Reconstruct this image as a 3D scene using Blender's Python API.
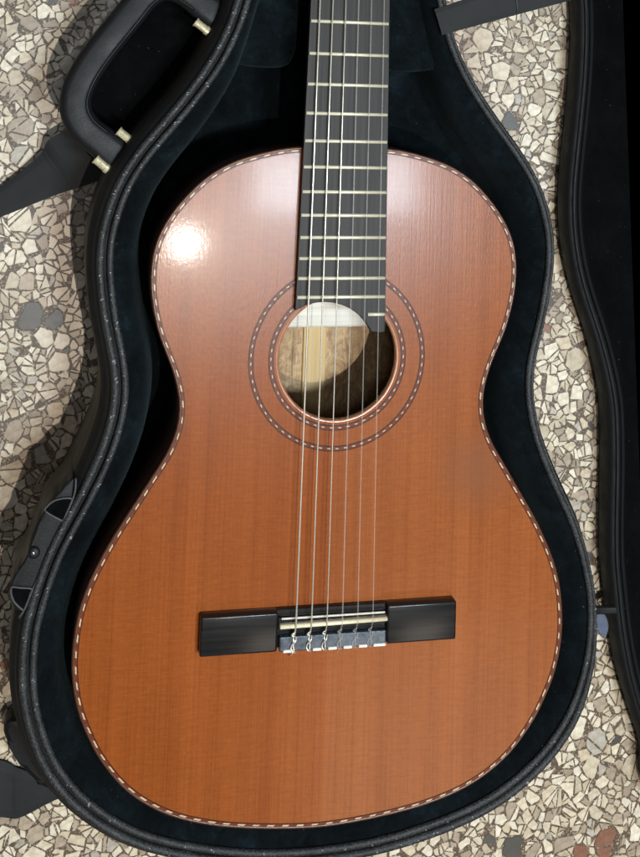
import bpy, bmesh, math, random
import numpy as np
from mathutils import Vector, Matrix
random.seed(7)
for o in list(bpy.data.objects): bpy.data.objects.remove(o)
scene = bpy.context.scene
COL = scene.collection
T = 0.125                      # height of the soundboard above the floor (m)

# ------------------------------------------------------------------ camera
cam_d = bpy.data.cameras.new('camera'); cam = bpy.data.objects.new('camera', cam_d); COL.objects.link(cam)
rv = Vector((0.0913, -0.2133, 0.0427))
cam.matrix_world = Matrix.Translation((-0.189, 0.3801, 0.8482 + T)) @ Matrix.Rotation(rv.length, 4, rv.normalized())
cam_d.sensor_fit = 'HORIZONTAL'; cam_d.sensor_width = 36.0
cam_d.lens = 36.0 * 1200 / 640
cam_d.shift_x = -(341.386 - 320) / 640
cam_d.shift_y = (-51.193 - 428.5) / 640
cam_d.clip_start = 0.01; cam_d.clip_end = 100
scene.camera = cam

# ------------------------------------------------------------------ world, lamps, exposure
w = bpy.data.worlds.new('World'); scene.world = w; w.use_nodes = True
bg = w.node_tree.nodes['Background']
bg.inputs['Color'].default_value = (0.93, 0.96, 1.0, 1); bg.inputs['Strength'].default_value = 0.075
def bulb(name, loc, watts, col, rad):
    l = bpy.data.lights.new(name, 'POINT'); l.energy = watts; l.color = col; l.shadow_soft_size = rad
    o = bpy.data.objects.new(name, l); o.location = (loc[0], loc[1], loc[2] + T); COL.objects.link(o)
bulb('ceiling_lamp', (0.038, 0.013, 1.60), 52, (1.0, 0.94, 0.85), 0.009)
bulb('ceiling_lamp', (-0.25, 0.48, 1.70), 11, (0.86, 0.94, 1.0), 0.16)
def area(name, loc, target, watts, col, sx, sy):
    l = bpy.data.lights.new(name, 'AREA'); l.shape = 'RECTANGLE'; l.size = sx; l.size_y = sy; l.energy = watts; l.color = col
    o = bpy.data.objects.new(name, l); o.location = loc; COL.objects.link(o)
    o.rotation_euler = (Vector(target) - Vector(loc)).to_track_quat('-Z', 'Y').to_euler()
area('tube_lamp', (0.345, 0.135, 1.60 + T), (0.345, 0.135, 0.0), 25, (0.74, 0.89, 1.0), 0.34, 0.12)
area('room_light', (0.66, -1.25, 1.9), (0.66, -1.25, 0.0), 8.0, (1.0, 0.88, 0.74), 0.60, 0.85)
scene.view_settings.view_transform = 'Standard'; scene.view_settings.look = 'None'
scene.view_settings.exposure = 0.0; scene.view_settings.gamma = 1.0
scene.view_settings.use_curve_mapping = False
scene.render.engine = 'CYCLES'

# ------------------------------------------------------------------ material helpers
class NT:
    def __init__(s, name):
        s.m = bpy.data.materials.new(name); s.m.use_nodes = True
        s.t = s.m.node_tree; s.b = s.t.nodes['Principled BSDF']
        s.tc = s.t.nodes.new('ShaderNodeTexCoord')
    def n(s, kind, **kw):
        x = s.t.nodes.new(kind)
        for k, v in kw.items(): setattr(x, k, v)
        return x
    def link(s, a, b): s.t.links.new(a, b)
    def mapped(s, scale, coord='Object', rot=(0, 0, 0), loc=(0, 0, 0), src=None):
        mp = s.n('ShaderNodeMapping'); mp.inputs['Scale'].default_value = scale
        mp.inputs['Rotation'].default_value = rot; mp.inputs['Location'].default_value = loc
        s.link(src if src is not None else s.tc.outputs[coord], mp.inputs['Vector']); return mp.outputs[0]
    def noise(s, vec, scale=1.0, detail=3.0, rough=0.5, dist=0.0):
        x = s.n('ShaderNodeTexNoise'); x.inputs['Scale'].default_value = scale
        x.inputs['Detail'].default_value = detail; x.inputs['Roughness'].default_value = rough
        x.inputs['Distortion'].default_value = dist
        s.link(vec, x.inputs['Vector']); return x.outputs['Fac']
    def ramp(s, fac, stops):
        x = s.n('ShaderNodeValToRGB'); e = x.color_ramp.elements
        while len(e) < len(stops): e.new(0.5)
        for i, (p, c) in enumerate(stops):
            e[i].position = p; e[i].color = (c[0], c[1], c[2], 1) if not isinstance(c, (int, float)) else (c, c, c, 1)
        s.link(fac, x.inputs[0]); return x.outputs[0]
    def mix(s, fac, a, b, mode='MIX'):
        x = s.n('ShaderNodeMix', data_type='RGBA', blend_type=mode)
        if isinstance(fac, (int, float)): x.inputs[0].default_value = fac
        else: s.link(fac, x.inputs[0])
        for sock, v in ((x.inputs[6], a), (x.inputs[7], b)):
            if isinstance(v, (tuple, list)): sock.default_value = (v[0], v[1], v[2], 1)
            else: s.link(v, sock)
        return x.outputs[2]
    def math(s, op, a, b=None):
        x = s.n('ShaderNodeMath', operation=op)
        for i, v in enumerate((a, b)):
            if v is None: continue
            if isinstance(v, (int, float)): x.inputs[i].default_value = v
            else: s.link(v, x.inputs[i])
        return x.outputs[0]
    def bump(s, h, strength, dist=0.001, to=('Normal',)):
        x = s.n('ShaderNodeBump'); x.inputs['Strength'].default_value = strength; x.inputs['Distance'].default_value = dist
        s.link(h, x.inputs['Height'])
        for t in to: s.link(x.outputs[0], s.b.inputs[t])
        return x.outputs[0]
    def set(s, **kw):
        for k, v in kw.items():
            i = s.b.inputs[k.replace('_', ' ')]
            if isinstance(v, (int, float)): i.default_value = v
            elif isinstance(v, (tuple, list)): i.default_value = (v[0], v[1], v[2], 1) if i.type == 'RGBA' else v
            else: s.link(v, i)
        return s.m

def wood_top():
    s = NT('cedar_soundboard')
    sep = s.n('ShaderNodeSeparateXYZ'); s.link(s.tc.outputs['Object'], sep.inputs[0])
    ax = s.math('ABSOLUTE', sep.outputs[0])
    cmb = s.n('ShaderNodeCombineXYZ'); s.link(ax, cmb.inputs[0]); s.link(sep.outputs[1], cmb.inputs[1])
    v = cmb.outputs[0]
    fine = s.noise(s.mapped((620, 5, 1), src=v), 1, 4, 0.6)
    mid = s.noise(s.mapped((60, 1.0, 1), src=v), 1, 4, 0.6)
    wide = s.noise(s.mapped((16, 7, 1), src=v), 1, 3, 0.55)
    silk = s.noise(s.mapped((70, 520, 1), src=v), 1, 3, 0.6)
    pore = s.noise(s.mapped((900, 240, 1), src=v), 1, 3, 0.65)
    c = s.ramp(mid, [(0.25, (0.225, 0.055, 0.0095)), (0.50, (0.272, 0.070, 0.0130)), (0.75, (0.312, 0.086, 0.0180))])
    c = s.mix(0.42, c, s.ramp(fine, [(0.32, (0.68, 0.62, 0.56)), (0.5, (0.97, 0.96, 0.95)), (0.7, (1.10, 1.10, 1.10))]), 'MULTIPLY')
    c = s.mix(0.9, c, s.ramp(wide, [(0.3, (0.90, 0.87, 0.84)), (0.55, (1, 1, 1)), (0.75, (1.08, 1.09, 1.10))]), 'MULTIPLY')
    wv = s.n('ShaderNodeTexWave', bands_direction='X'); wv.inputs['Scale'].default_value = 230; wv.inputs['Distortion'].default_value = 5.0
    wv.inputs['Detail'].default_value = 2.0; wv.inputs['Detail Scale'].default_value = 0.25; s.link(s.mapped((1, 0.012, 1), src=v), wv.inputs['Vector'])
    c = s.mix(0.13, c, s.ramp(wv.outputs['Fac'], [(0.0, (0.62, 0.55, 0.5)), (0.28, (1, 1, 1)), (1.0, (1.05, 1.05, 1.05))]), 'MULTIPLY')
    fleck = s.noise(s.mapped((130, 900, 1), src=v), 1, 2, 0.5)
    c = s.mix(0.38, c, s.ramp(fleck, [(0.3, (0.86, 0.84, 0.80)), (0.5, (1, 1, 1)), (0.7, (1.13, 1.13, 1.13))]), 'MULTIPLY')
    c = s.mix(0.6, c, s.ramp(silk, [(0.3, (0.86, 0.84, 0.80)), (0.52, (1, 1, 1)), (0.72, (1.14, 1.14, 1.12))]), 'MULTIPLY')
    c = s.mix(0.35, c, s.ramp(pore, [(0.3, (0.7, 0.68, 0.66)), (0.5, (1, 1, 1)), (0.75, (1.15, 1.15, 1.15))]), 'MULTIPLY')
    dust = s.noise(s.mapped((520, 520, 1)), 1, 2, 0.5)
    c = s.mix(s.ramp(dust, [(0.76, 0.0), (0.82, 0.35)]), c, (0.55, 0.40, 0.30))
    # book-matched halves: the run-out of the right half is paler
    side = s.ramp(s.math('ADD', s.math('MULTIPLY', sep.outputs[0], 400), 0.5), [(0.0, 0.0), (1.0, 1.0)])
    c = s.mix(side, s.mix(1.0, c, (0.96, 0.91, 0.82), 'MULTIPLY'), s.mix(1.0, c, (1.02, 1.09, 1.32), 'MULTIPLY'))
    # a soft-edged darker patch below the waist on the treble side
    vm = s.n('ShaderNodeVectorMath', operation='DISTANCE'); s.link(s.tc.outputs['Object'], vm.inputs[0]); vm.inputs[1].default_value = (0.104, 0.093, 0)
    patch = s.ramp(s.math('ADD', vm.outputs['Value'], s.math('MULTIPLY', wide, 0.02)), [(0.016, 0.62), (0.046, 0.0)])
    c = s.mix(patch, c, (0.20, 0.075, 0.034))
    s.bump(s.math('ADD', s.math('MULTIPLY', fine, 0.6), s.math('MULTIPLY', pore, 0.6)), 0.22, 0.0004, ('Normal',))
    bb = s.n('ShaderNodeBump'); bb.inputs['Strength'].default_value = 0.05; bb.inputs['Distance'].default_value = 0.0004
    s.link(s.math('ADD', s.noise(s.mapped((420, 300, 1), src=v), 1, 3, 0.6), s.math('MULTIPLY', fine, 0.35)), bb.inputs['Height']); s.link(bb.outputs[0], s.b.inputs['Coat Normal'])
    return s.set(Base_Color=c, Roughness=0.27, Specular_IOR_Level=0.17, Coat_Weight=0.05, Coat_Roughness=0.085, Coat_IOR=1.5)

def simple_wood(name, dark, light, rough=0.5, coat=0.0, scale=(300, 6, 300), coat_rough=0.2, spec=0.5):
    s = NT(name)
    a = s.noise(s.mapped(scale), 1, 4, 0.6); b = s.noise(s.mapped((40, 6, 40)), 1, 2)
    c = s.mix(s.ramp(a, [(0.3, 0.0), (0.7, 1.0)]), dark, light)
    c = s.mix(0.5, c, s.ramp(b, [(0.3, 0.75), (0.7, 1.15)]), 'MULTIPLY')
    s.bump(a, 0.15, 0.0005)
    return s.set(Base_Color=c, Roughness=rough, Coat_Weight=coat, Coat_Roughness=coat_rough, Specular_IOR_Level=spec)

def back_wood():
    s = NT('figured_back_wood')
    a = s.noise(s.mapped((110, 85, 10)), 1, 5, 0.7, 1.8); b = s.noise(s.mapped((800, 60, 10)), 1, 3)
    c = s.ramp(a, [(0.34, (0.25, 0.13, 0.05)), (0.5, (0.40, 0.24, 0.105)), (0.64, (0.56, 0.37, 0.18))])
    c = s.mix(0.7, c, s.ramp(b, [(0.3, 0.6), (0.7, 1.15)]), 'MULTIPLY')
    return s.set(Base_Color=c, Roughness=0.6)

def plain(name, col, rough=0.5, var=0.15, scale=60, bump=0.0, bscale=800, **kw):
    s = NT(name)
    a = s.noise(s.mapped((scale,) * 3), 1, 4, 0.6)
    c = s.mix(1.0, col, s.ramp(a, [(0.25, 1 - var), (0.75, 1 + var)]), 'MULTIPLY')
    if bump: s.bump(s.noise(s.mapped((bscale,) * 3), 1, 3, 0.6), bump, 0.0006)
    r = s.ramp(s.noise(s.mapped((scale * 1.7,) * 3), 1, 3), [(0.3, max(rough - 0.08, 0.02)), (0.7, min(rough + 0.08, 1))])
    return s.set(Base_Color=c, Roughness=r, **kw)

def velvet(name, col, sheen):
    s = NT(name)
    a = s.noise(s.mapped((28,) * 3), 1, 4, 0.65, 0.6); f = s.noise(s.mapped((1600,) * 3), 1, 2)
    m2 = s.noise(s.mapped((140,) * 3), 1, 5, 0.7, 1.0)
    c = s.mix(1.0, col, s.ramp(a, [(0.3, 0.30), (0.52, 1.0), (0.72, 2.3)]), 'MULTIPLY')
    c = s.mix(0.8, c, s.ramp(m2, [(0.3, 0.4), (0.55, 1.0), (0.75, 2.0)]), 'MULTIPLY')
    lint = s.noise(s.mapped((420,) * 3), 1, 2, 0.5)
    c = s.mix(s.ramp(lint, [(0.74, 0.0), (0.78, 0.5)]), c, (0.10, 0.105, 0.11))
    s.bump(s.math('ADD', f, s.math('MULTIPLY', a, 2.0)), 0.5, 0.0012)
    return s.set(Base_Color=c, Roughness=0.95, Specular_IOR_Level=0.1, Sheen_Weight=sheen, Sheen_Roughness=0.45, Sheen_Tint=(0.45, 0.62, 0.68))

def bead_mat():
    s = NT('braided_piping')
    a = s.noise(s.mapped((900, 900, 900)), 1, 3, 0.6); b = s.noise(s.mapped((60,) * 3), 1, 3)
    c = s.mix(s.ramp(a, [(0.42, 0.0), (0.68, 1.0)]), (0.008, 0.0085, 0.009), (0.050, 0.051, 0.051))
    c = s.mix(1.0, c, s.ramp(b, [(0.3, 0.6), (0.7, 1.4)]), 'MULTIPLY')
    s.bump(a, 0.6, 0.0008)
    return s.set(Base_Color=c, Roughness=0.55, Specular_IOR_Level=0.4)

def warm_shade(s, c):  # warm brown shade beside the case, painted into the floor colours
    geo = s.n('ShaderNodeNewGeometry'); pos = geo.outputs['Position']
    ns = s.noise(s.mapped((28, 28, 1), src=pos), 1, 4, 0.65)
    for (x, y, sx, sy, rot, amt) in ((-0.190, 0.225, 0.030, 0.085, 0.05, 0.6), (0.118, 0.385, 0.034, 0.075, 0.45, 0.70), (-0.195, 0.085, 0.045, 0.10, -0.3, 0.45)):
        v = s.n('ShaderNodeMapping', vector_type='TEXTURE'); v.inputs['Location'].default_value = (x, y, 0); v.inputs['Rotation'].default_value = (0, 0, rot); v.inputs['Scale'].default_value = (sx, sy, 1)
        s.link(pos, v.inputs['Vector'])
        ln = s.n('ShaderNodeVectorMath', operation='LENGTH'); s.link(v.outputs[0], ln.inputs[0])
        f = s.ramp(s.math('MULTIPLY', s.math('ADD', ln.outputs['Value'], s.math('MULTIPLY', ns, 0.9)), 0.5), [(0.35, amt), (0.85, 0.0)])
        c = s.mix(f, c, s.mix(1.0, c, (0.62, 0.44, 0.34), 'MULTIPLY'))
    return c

def stone(name, cols, rough=0.36):
    s = NT(name)
    oi = s.n('ShaderNodeObjectInfo')
    geo = s.n('ShaderNodeNewGeometry')
    rnd = s.math('FRACT', s.math('ADD', s.math('MULTIPLY', geo.outputs['Random Per Island'], 7.31), oi.outputs['Random']))
    n = len(cols)
    base = s.ramp(rnd, [(i / max(n - 1, 1), c) for i, c in enumerate(cols)])
    a = s.noise(s.mapped((160,) * 3), 1, 5, 0.65); b = s.noise(s.mapped((900,) * 3), 1, 3, 0.6)
    c = s.mix(0.9, base, s.ramp(a, [(0.28, (0.62, 0.56, 0.48)), (0.5, (0.95, 0.94, 0.92)), (0.68, (1.12, 1.12, 1.12))]), 'MULTIPLY')
    c = s.mix(0.4, c, s.ramp(b, [(0.3, 0.75), (0.65, 1.08)]), 'MULTIPLY')
    dirt = s.noise(s.mapped((9,) * 3), 1, 4, 0.6)
    c = s.mix(s.ramp(dirt, [(0.52, 0.0), (0.75, 0.4)]), c, (0.22, 0.14, 0.09))
    c = warm_shade(s, c)
    s.bump(b, 0.08, 0.0005)
    return s.set(Base_Color=c, Roughness=s.ramp(a, [(0.3, rough - 0.06), (0.7, rough + 0.12)]), Specular_IOR_Level=0.5)

def cement_mat():
    s = NT('terrazzo_cement')
    a = s.noise(s.mapped((500,) * 3), 1, 5, 0.7); b = s.noise(s.mapped((8,) * 3), 1, 3)
    c = s.ramp(a, [(0.3, (0.045, 0.027, 0.015)), (0.55, (0.100, 0.065, 0.038)), (0.76, (0.22, 0.16, 0.105))])
    geo = s.n('ShaderNodeNewGeometry')
    for sc, lo in ((430, 0.10), (800, 0.14)):      # grit too small to tell apart
        vo = s.n('ShaderNodeTexVoronoi', feature='DISTANCE_TO_EDGE'); vo.inputs['Scale'].default_value = sc; s.link(geo.outputs['Position'], vo.inputs['Vector'])
        vc = s.n('ShaderNodeTexVoronoi'); vc.inputs['Scale'].default_value = sc; s.link(geo.outputs['Position'], vc.inputs['Vector'])
        sepc = s.n('ShaderNodeSeparateColor'); s.link(vc.outputs['Color'], sepc.inputs[0])
        grit = s.ramp(sepc.outputs[0], [(0.0, (0.20, 0.15, 0.10)), (0.5, (0.36, 0.29, 0.205)), (1.0, (0.54, 0.47, 0.365))])
        pick = s.math('MULTIPLY', s.ramp(vo.outputs['Distance'], [(lo, 0.0), (lo + 0.08, 1.0)]), s.ramp(sepc.outputs[1], [(0.56, 0.0), (0.62, 0.85)]))
        c = s.mix(pick, c, grit)
    c = warm_shade(s, c)
    c = s.mix(0.6, c, s.ramp(b, [(0.3, (0.75, 0.72, 0.7)), (0.7, (1.2, 1.15, 1.1))]), 'MULTIPLY')
    s.bump(a, 0.25, 0.0005)
    return s.set(Base_Color=c, Roughness=0.5)

M = {}
M['top'] = wood_top()
M['side'] = simple_wood('rosewood_side', (0.035, 0.012, 0.006), (0.10, 0.035, 0.014), 0.35, 0.8, (6, 300, 300))
M['back'] = back_wood()
M['strip'] = simple_wood('pale_centre_strip', (0.50, 0.33, 0.13), (0.64, 0.45, 0.20), 0.6)
M['spruce'] = simple_wood('pale_spruce_brace', (0.55, 0.50, 0.42), (0.74, 0.69, 0.60), 0.55, 0, (6, 300, 300))
M['edge'] = simple_wood('hole_edge_wood', (0.30, 0.11, 0.04), (0.45, 0.19, 0.08), 0.35, 0.6, (200, 200, 30))
M['binding'] = simple_wood('brown_binding', (0.060, 0.018, 0.008), (0.12, 0.038, 0.016), 0.35, 0.25, (200, 200, 200))
M['purf_dark'] = plain('dark_purfling_line', (0.040, 0.013, 0.008), 0.35, 0.3, 300, Specular_IOR_Level=0.15)
M['purf_red'] = plain('red_brown_purfling', (0.13, 0.032, 0.013), 0.35, 0.3, 300, Specular_IOR_Level=0.15)
M['inlay'] = plain('ivory_inlay', (0.56, 0.40, 0.25), 0.3, 0.18, 500, Specular_IOR_Level=0.15)
M['board'] = simple_wood('grey_worn_rosewood_fingerboard', (0.012, 0.010, 0.0092), (0.040, 0.034, 0.031), 0.55, 0.0, (420, 9, 300), 0.2, 0.24)
M['ebony'] = simple_wood('black_bridge_wood', (0.006, 0.0055, 0.0055), (0.018, 0.0165, 0.016), 0.24, 0.0, (12, 300, 300), 0.12, 0.25)
M['block'] = plain('silver_grey_tie_block', (0.085, 0.105, 0.13), 0.26, 0.45, 250, Metallic=0.6)
M['bone'] = plain('bone', (0.76, 0.69, 0.47), 0.35, 0.1, 400)
M['ivory'] = plain('worn_ivory_strip', (0.74, 0.70, 0.62), 0.4, 0.15, 500)
M['fret'] = plain('nickel_fret', (0.82, 0.76, 0.56), 0.40, 0.08, 200, Metallic=0.3)
M['wound'] = plain('silver_wound_string', (0.86, 0.78, 0.66), 0.34, 0.15, 900, Metallic=0.7)
M['nylon'] = plain('nylon_string', (0.66, 0.60, 0.54), 0.22, 0.08, 300, Alpha=0.17)
M['neck'] = simple_wood('neck_mahogany', (0.10, 0.04, 0.02), (0.16, 0.07, 0.03), 0.4, 0.5)
M['velvet'] = velvet('dark_teal_velvet', (0.0026, 0.0048, 0.0062), 0.05)
M['lidvelvet'] = velvet('black_velvet', (0.0010, 0.0013, 0.0015), 0.006)
M['vinyl'] = plain('black_grained_vinyl', (0.0075, 0.0078, 0.008), 0.55, 0.25, 40, 0.5, 700, Specular_IOR_Level=0.3)
M['band'] = plain('black_band', (0.0045, 0.0047, 0.005), 0.7, 0.25, 60, 0.4, 900, Specular_IOR_Level=0.25)
M['bead'] = bead_mat()
M['beadr'] = plain('black_leather_piping', (0.006, 0.0065, 0.007), 0.62, 0.3, 90, 0.3, 500, Specular_IOR_Level=0.25)
M['flecks'] = plain('pale_stitch_thread', (0.30, 0.305, 0.30), 0.7, 0.6, 300)
M['zip'] = plain('dark_zip_teeth', (0.035, 0.036, 0.037), 0.35, 0.3, 300)
M['plastic'] = plain('black_moulded_plastic', (0.0095, 0.010, 0.0105), 0.46, 0.15, 30, 0.25, 1200, Specular_IOR_Level=0.18)
M['brass'] = plain('pale_brass_pin', (0.72, 0.64, 0.42), 0.33, 0.15, 300, Metallic=0.55)
M['webbing'] = NT('black_webbing').set(Base_Color=(0.02, 0.02, 0.021), Roughness=0.8)
def webbing():
    s = NT('woven_webbing')
    wv = s.n('ShaderNodeTexWave'); wv.inputs['Scale'].default_value = 420; wv.inputs['Distortion'].default_value = 1.2; wv.bands_direction = 'DIAGONAL'
    s.link(s.tc.outputs['Object'], wv.inputs['Vector'])
    a = s.noise(s.mapped((50,) * 3), 1, 4, 0.6)
    c = s.mix(wv.outputs['Fac'], (0.006, 0.0062, 0.0065), (0.014, 0.0143, 0.0147))
    c = s.mix(0.7, c, s.ramp(a, [(0.3, 0.7), (0.7, 1.4)]), 'MULTIPLY')
    s.bump(wv.outputs['Fac'], 0.35, 0.0006)
    return s.set(Base_Color=c, Roughness=0.75)
M['webbing'] = webbing()
M['leather'] = plain('black_leather', (0.006, 0.006, 0.0063), 0.55, 0.3, 50, 0.25, 700, Specular_IOR_Level=0.25)
M['greyedge'] = plain('grey_edge_piping', (0.040, 0.041, 0.042), 0.55, 0.25, 200)
M['chrome'] = plain('dark_metal', (0.30, 0.30, 0.31), 0.3, 0.2, 200, Metallic=0.9)
M['tag'] = plain('blue_grey_fabric', (0.09, 0.105, 0.15), 0.85, 0.2, 200, 0.4, 1500)
M['cement'] = cement_mat()
M['cream'] = stone('cream_stone', [(0.66, 0.56, 0.41), (0.50, 0.415, 0.295), (0.74, 0.65, 0.50), (0.58, 0.47, 0.325)])
M['white'] = stone('white_stone', [(0.80, 0.71, 0.57), (0.69, 0.61, 0.48), (0.75, 0.65, 0.50)])
M['tan'] = stone('tan_stone', [(0.41, 0.325, 0.235), (0.33, 0.26, 0.19), (0.46, 0.365, 0.27)])
M['grey'] = stone('grey_stone', [(0.40, 0.355, 0.29), (0.48, 0.43, 0.355)])
M['dark'] = stone('dark_stone', [(0.052, 0.049, 0.043), (0.075, 0.068, 0.060)])
M['rust'] = stone('rust_stone', [(0.21, 0.085, 0.05), (0.26, 0.115, 0.07)])

# ------------------------------------------------------------------ mesh helpers
def link_mesh(name, verts, faces, mat, parent=None, smooth=False, loc=(0, 0, 0)):
    me = bpy.data.meshes.new(name); me.from_pydata([tuple(v) for v in verts], [], faces); me.update()
    if smooth: me.polygons.foreach_set('use_smooth', [True] * len(me.polygons))
    if mat is not None: me.materials.append(mat)
    o = bpy.data.objects.new(name, me); COL.objects.link(o); o.location = loc
    if parent is not None: o.parent = parent
    return o
def from_bm(name, bm, mat, parent=None, smooth=False, loc=(0, 0, 0)):
    me = bpy.data.meshes.new(name); bmesh.ops.recalc_face_normals(bm, faces=bm.faces); bm.to_mesh(me); bm.free()
    if smooth: me.polygons.foreach_set('use_smooth', [True] * len(me.polygons))
    me.materials.append(mat)
    o = bpy.data.objects.new(name, me); COL.objects.link(o); o.location = loc
    if parent is not None: o.parent = parent
    return o
def empty(name, loc, label, cat):
    o = bpy.data.objects.new(name, None); o.location = loc; COL.objects.link(o); o.empty_display_size = 0.05
    o['label'] = label; o['category'] = cat; return o
def catmull(pts, n, closed=False):
    """dense Catmull-Rom through pts, then n points evenly spaced by arc length"""
    P = np.array(pts, float); m = len(P); out = []
    segs = m if closed else m - 1
    for i in range(segs):
        if closed: a, b, c, d = P[(i - 1) % m], P[i], P[(i + 1) % m], P[(i + 2) % m]
        else: a, b, c, d = P[max(i - 1, 0)], P[i], P[i + 1], P[min(i + 2, m - 1)]
        for t in np.linspace(0, 1, 16, endpoint=False):
            out.append(0.5 * ((2 * b) + (-a + c) * t + (2 * a - 5 * b + 4 * c - d) * t * t + (-a + 3 * b - 3 * c + d) * t ** 3))
    out.append(P[0] if closed else P[-1]); out = np.array(out)
    s = np.r_[0, np.cumsum(np.linalg.norm(np.diff(out, axis=0), axis=1))]
    q = np.linspace(0, s[-1], n, endpoint=not closed)
    return np.stack([np.interp(q, s, out[:, k]) for k in range(P.shape[1])], 1)
def smooth_loop(P, it, closed=True):
    P = P.copy()
    for _ in range(it):
        Q = 0.25 * np.roll(P, 1, 0) + 0.5 * P + 0.25 * np.roll(P, -1, 0)
        if not closed: Q[0] = P[0]; Q[-1] = P[-1]
        P = Q
    return P
def normals2(P, closed=True):
    """left-hand normals of a loop; for a counter-clockwise loop multiply by -1 to point outwards (done here)"""
    if closed: d = np.roll(P, -1, 0) - np.roll(P, 1, 0)
    else: d = np.gradient(P, axis=0)
    d = d / np.linalg.norm(d, axis=1)[:, None]
    return np.stack([d[:, 1], -d[:, 0]], 1)
def sweep(name, P, N, prof, mat, parent, closed=True, prof_closed=False, k=None, smooth=True, zof=None, cap_inner=False, kind=None, loc=(0,0,0)):
    """prof = list of (outward offset, z); N outward normals; k scales the offsets point by point"""
    n, m = len(P), len(prof); V = []
    for i in range(n):
        for (o, z) in prof:
            oo = o * (k[i] if k is not None else 1.0)
            V.append((P[i, 0] + N[i, 0] * oo, P[i, 1] + N[i, 1] * oo, z + (zof[i] if zof is not None else 0)))
    F = []
    for i in range(n if closed else n - 1):
        j = (i + 1) % n
        for a in range(m if prof_closed else m - 1):
            b = (a + 1) % m
            F.append((i * m + a, j * m + a, j * m + b, i * m + b))
    if cap_inner: F.append(tuple(i * m + m - 1 for i in range(n)))
    o = link_mesh(name, V, F, mat, parent, smooth, loc)
    if kind: o['kind'] = kind
    return o
def circle_prof(cx, cz, r, n=10, ry=None):
    return [(cx + r * math.cos(2 * math.pi * i / n), cz + (ry or r) * math.sin(2 * math.pi * i / n)) for i in range(n)]
def tube(name, pts, r, mat, parent, n=8, smooth=True, caps=True, flat=1.0):
    P = [Vector(p) for p in pts]; V = []; F = []
    for i, p in enumerate(P):
        d = (P[min(i + 1, len(P) - 1)] - P[max(i - 1, 0)]).normalized()
        up = Vector((0, 0, 1)) if abs(d.z) < 0.95 else Vector((0, 1, 0))
        a = d.cross(up).normalized(); b = a.cross(d)
        rr = r[i] if isinstance(r, (list, tuple)) else r
        for q in range(n):
            t = 2 * math.pi * q / n; V.append(p + a * (rr * math.cos(t)) + b * (rr * flat * math.sin(t)))
    for i in range(len(P) - 1):
        for q in range(n):
            F.append((i * n + q, i * n + (q + 1) % n, (i + 1) * n + (q + 1) % n, (i + 1) * n + q))
    if caps: F.append(tuple(range(n - 1, -1, -1))); F.append(tuple((len(P) - 1) * n + q for q in range(n)))
    return link_mesh(name, V, F, mat, parent, smooth)
def prism(name, poly, z0, z1, mat, parent, bevel=0.0, segs=2, smooth=False, kind=None):
    bm = bmesh.new()
    bot = [bm.verts.new((p[0], p[1], z0)) for p in poly]
    f = bm.faces.new(bot)
    r = bmesh.ops.extrude_face_region(bm, geom=[f])
    for v in r['geom']:
        if isinstance(v, bmesh.types.BMVert): v.co.z = z1
    if bevel:
        es = [e for e in bm.edges if all(abs(v.co.z - max(z0, z1)) < 1e-7 for v in e.verts)]
        bmesh.ops.bevel(bm, geom=es, offset=bevel, segments=segs, profile=0.5, affect='EDGES', clamp_overlap=True)
    o = from_bm(name, bm, mat, parent, smooth)
    if kind: o['kind'] = kind
    return o
def box(name, x0, x1, y0, y1, z0, z1, mat, parent, bevel=0.0, segs=2):
    bm = bmesh.new(); bmesh.ops.create_cube(bm, size=1.0)
    for v in bm.verts: v.co = Vector(((x0 + x1) / 2 + v.co.x * (x1 - x0), (y0 + y1) / 2 + v.co.y * (y1 - y0), (z0 + z1) / 2 + v.co.z * (z1 - z0)))
    if bevel: bmesh.ops.bevel(bm, geom=bm.edges[:], offset=bevel, segments=segs, profile=0.5, affect='EDGES', clamp_overlap=True)
    return from_bm(name, bm, mat, parent)
def in_poly(x, y, poly):
    c = False; n = len(poly); j = n - 1
    for i in range(n):
        xi, yi = poly[i]; xj, yj = poly[j]
        if (yi > y) != (yj > y) and x < (xj - xi) * (y - yi) / (yj - yi) + xi: c = not c
        j = i
    return c

# ------------------------------------------------------------------ outlines (metres)
BODY = [(0,-137.5),(30,-135.9),(60.5,-132.2),(81.5,-127.9),(102.4,-121.2),(121.7,-111),(137.5,-98.3),(152.0,-80.5),(160.3,-65.7),(167.2,-50),(171.3,-33),(172.8,-18),(172.3,-4),(169.9,13),(164.5,30.3),(157.2,46),(148.5,61.8),(137.5,79),(126.0,97.3),(117,111.5),(111.3,125.5),(109.3,138),(110.2,150.5),(114.6,166),(120,178.5),(126.3,193.8),(131.2,213.4),(133,232.5),(131,250.5),(124.5,266.5),(113,282.8),(97,298.5),(80.5,308.4),(66.5,313.4),(48.5,318),(32,320.2),(0,321.5)]
RIM = [(0,-159),(40,-157),(75,-151),(108,-142),(133,-131),(156,-115),(170,-101),(182,-84),(190,-65),(195.3,-45),(197,-24),(196,-3),(191.8,16),(186.5,34),(180,50),(167,75),(155.3,100.5),(147.8,124),(144.8,143.5),(145.5,161),(149,178),(155,203),(159.3,231),(159.6,250),(157,266),(149,290),(136,311),(120,331),(104,352),(91,371.5),(81.5,390),(75,407),(70,426),(64,452),(60,482),(58,520),(58,580),(60,640),(64,680),(69,710),(71,750),(66,790),(48,815),(0,824)]
def loop_from_half(H, n, it):
    H = [(x / 1000, y / 1000) for x, y in H]
    L = H + [(-x, y) for x, y in H[::-1][1:-1]]
    return smooth_loop(catmull(L, n, True), it)          # counter-clockwise from the bottom
BP = loop_from_half(BODY, 420, 3); BN = normals2(BP)
RP = loop_from_half(RIM, 520, 4) + np.array([0.0020, 0.0]); RN = normals2(RP)
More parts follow.
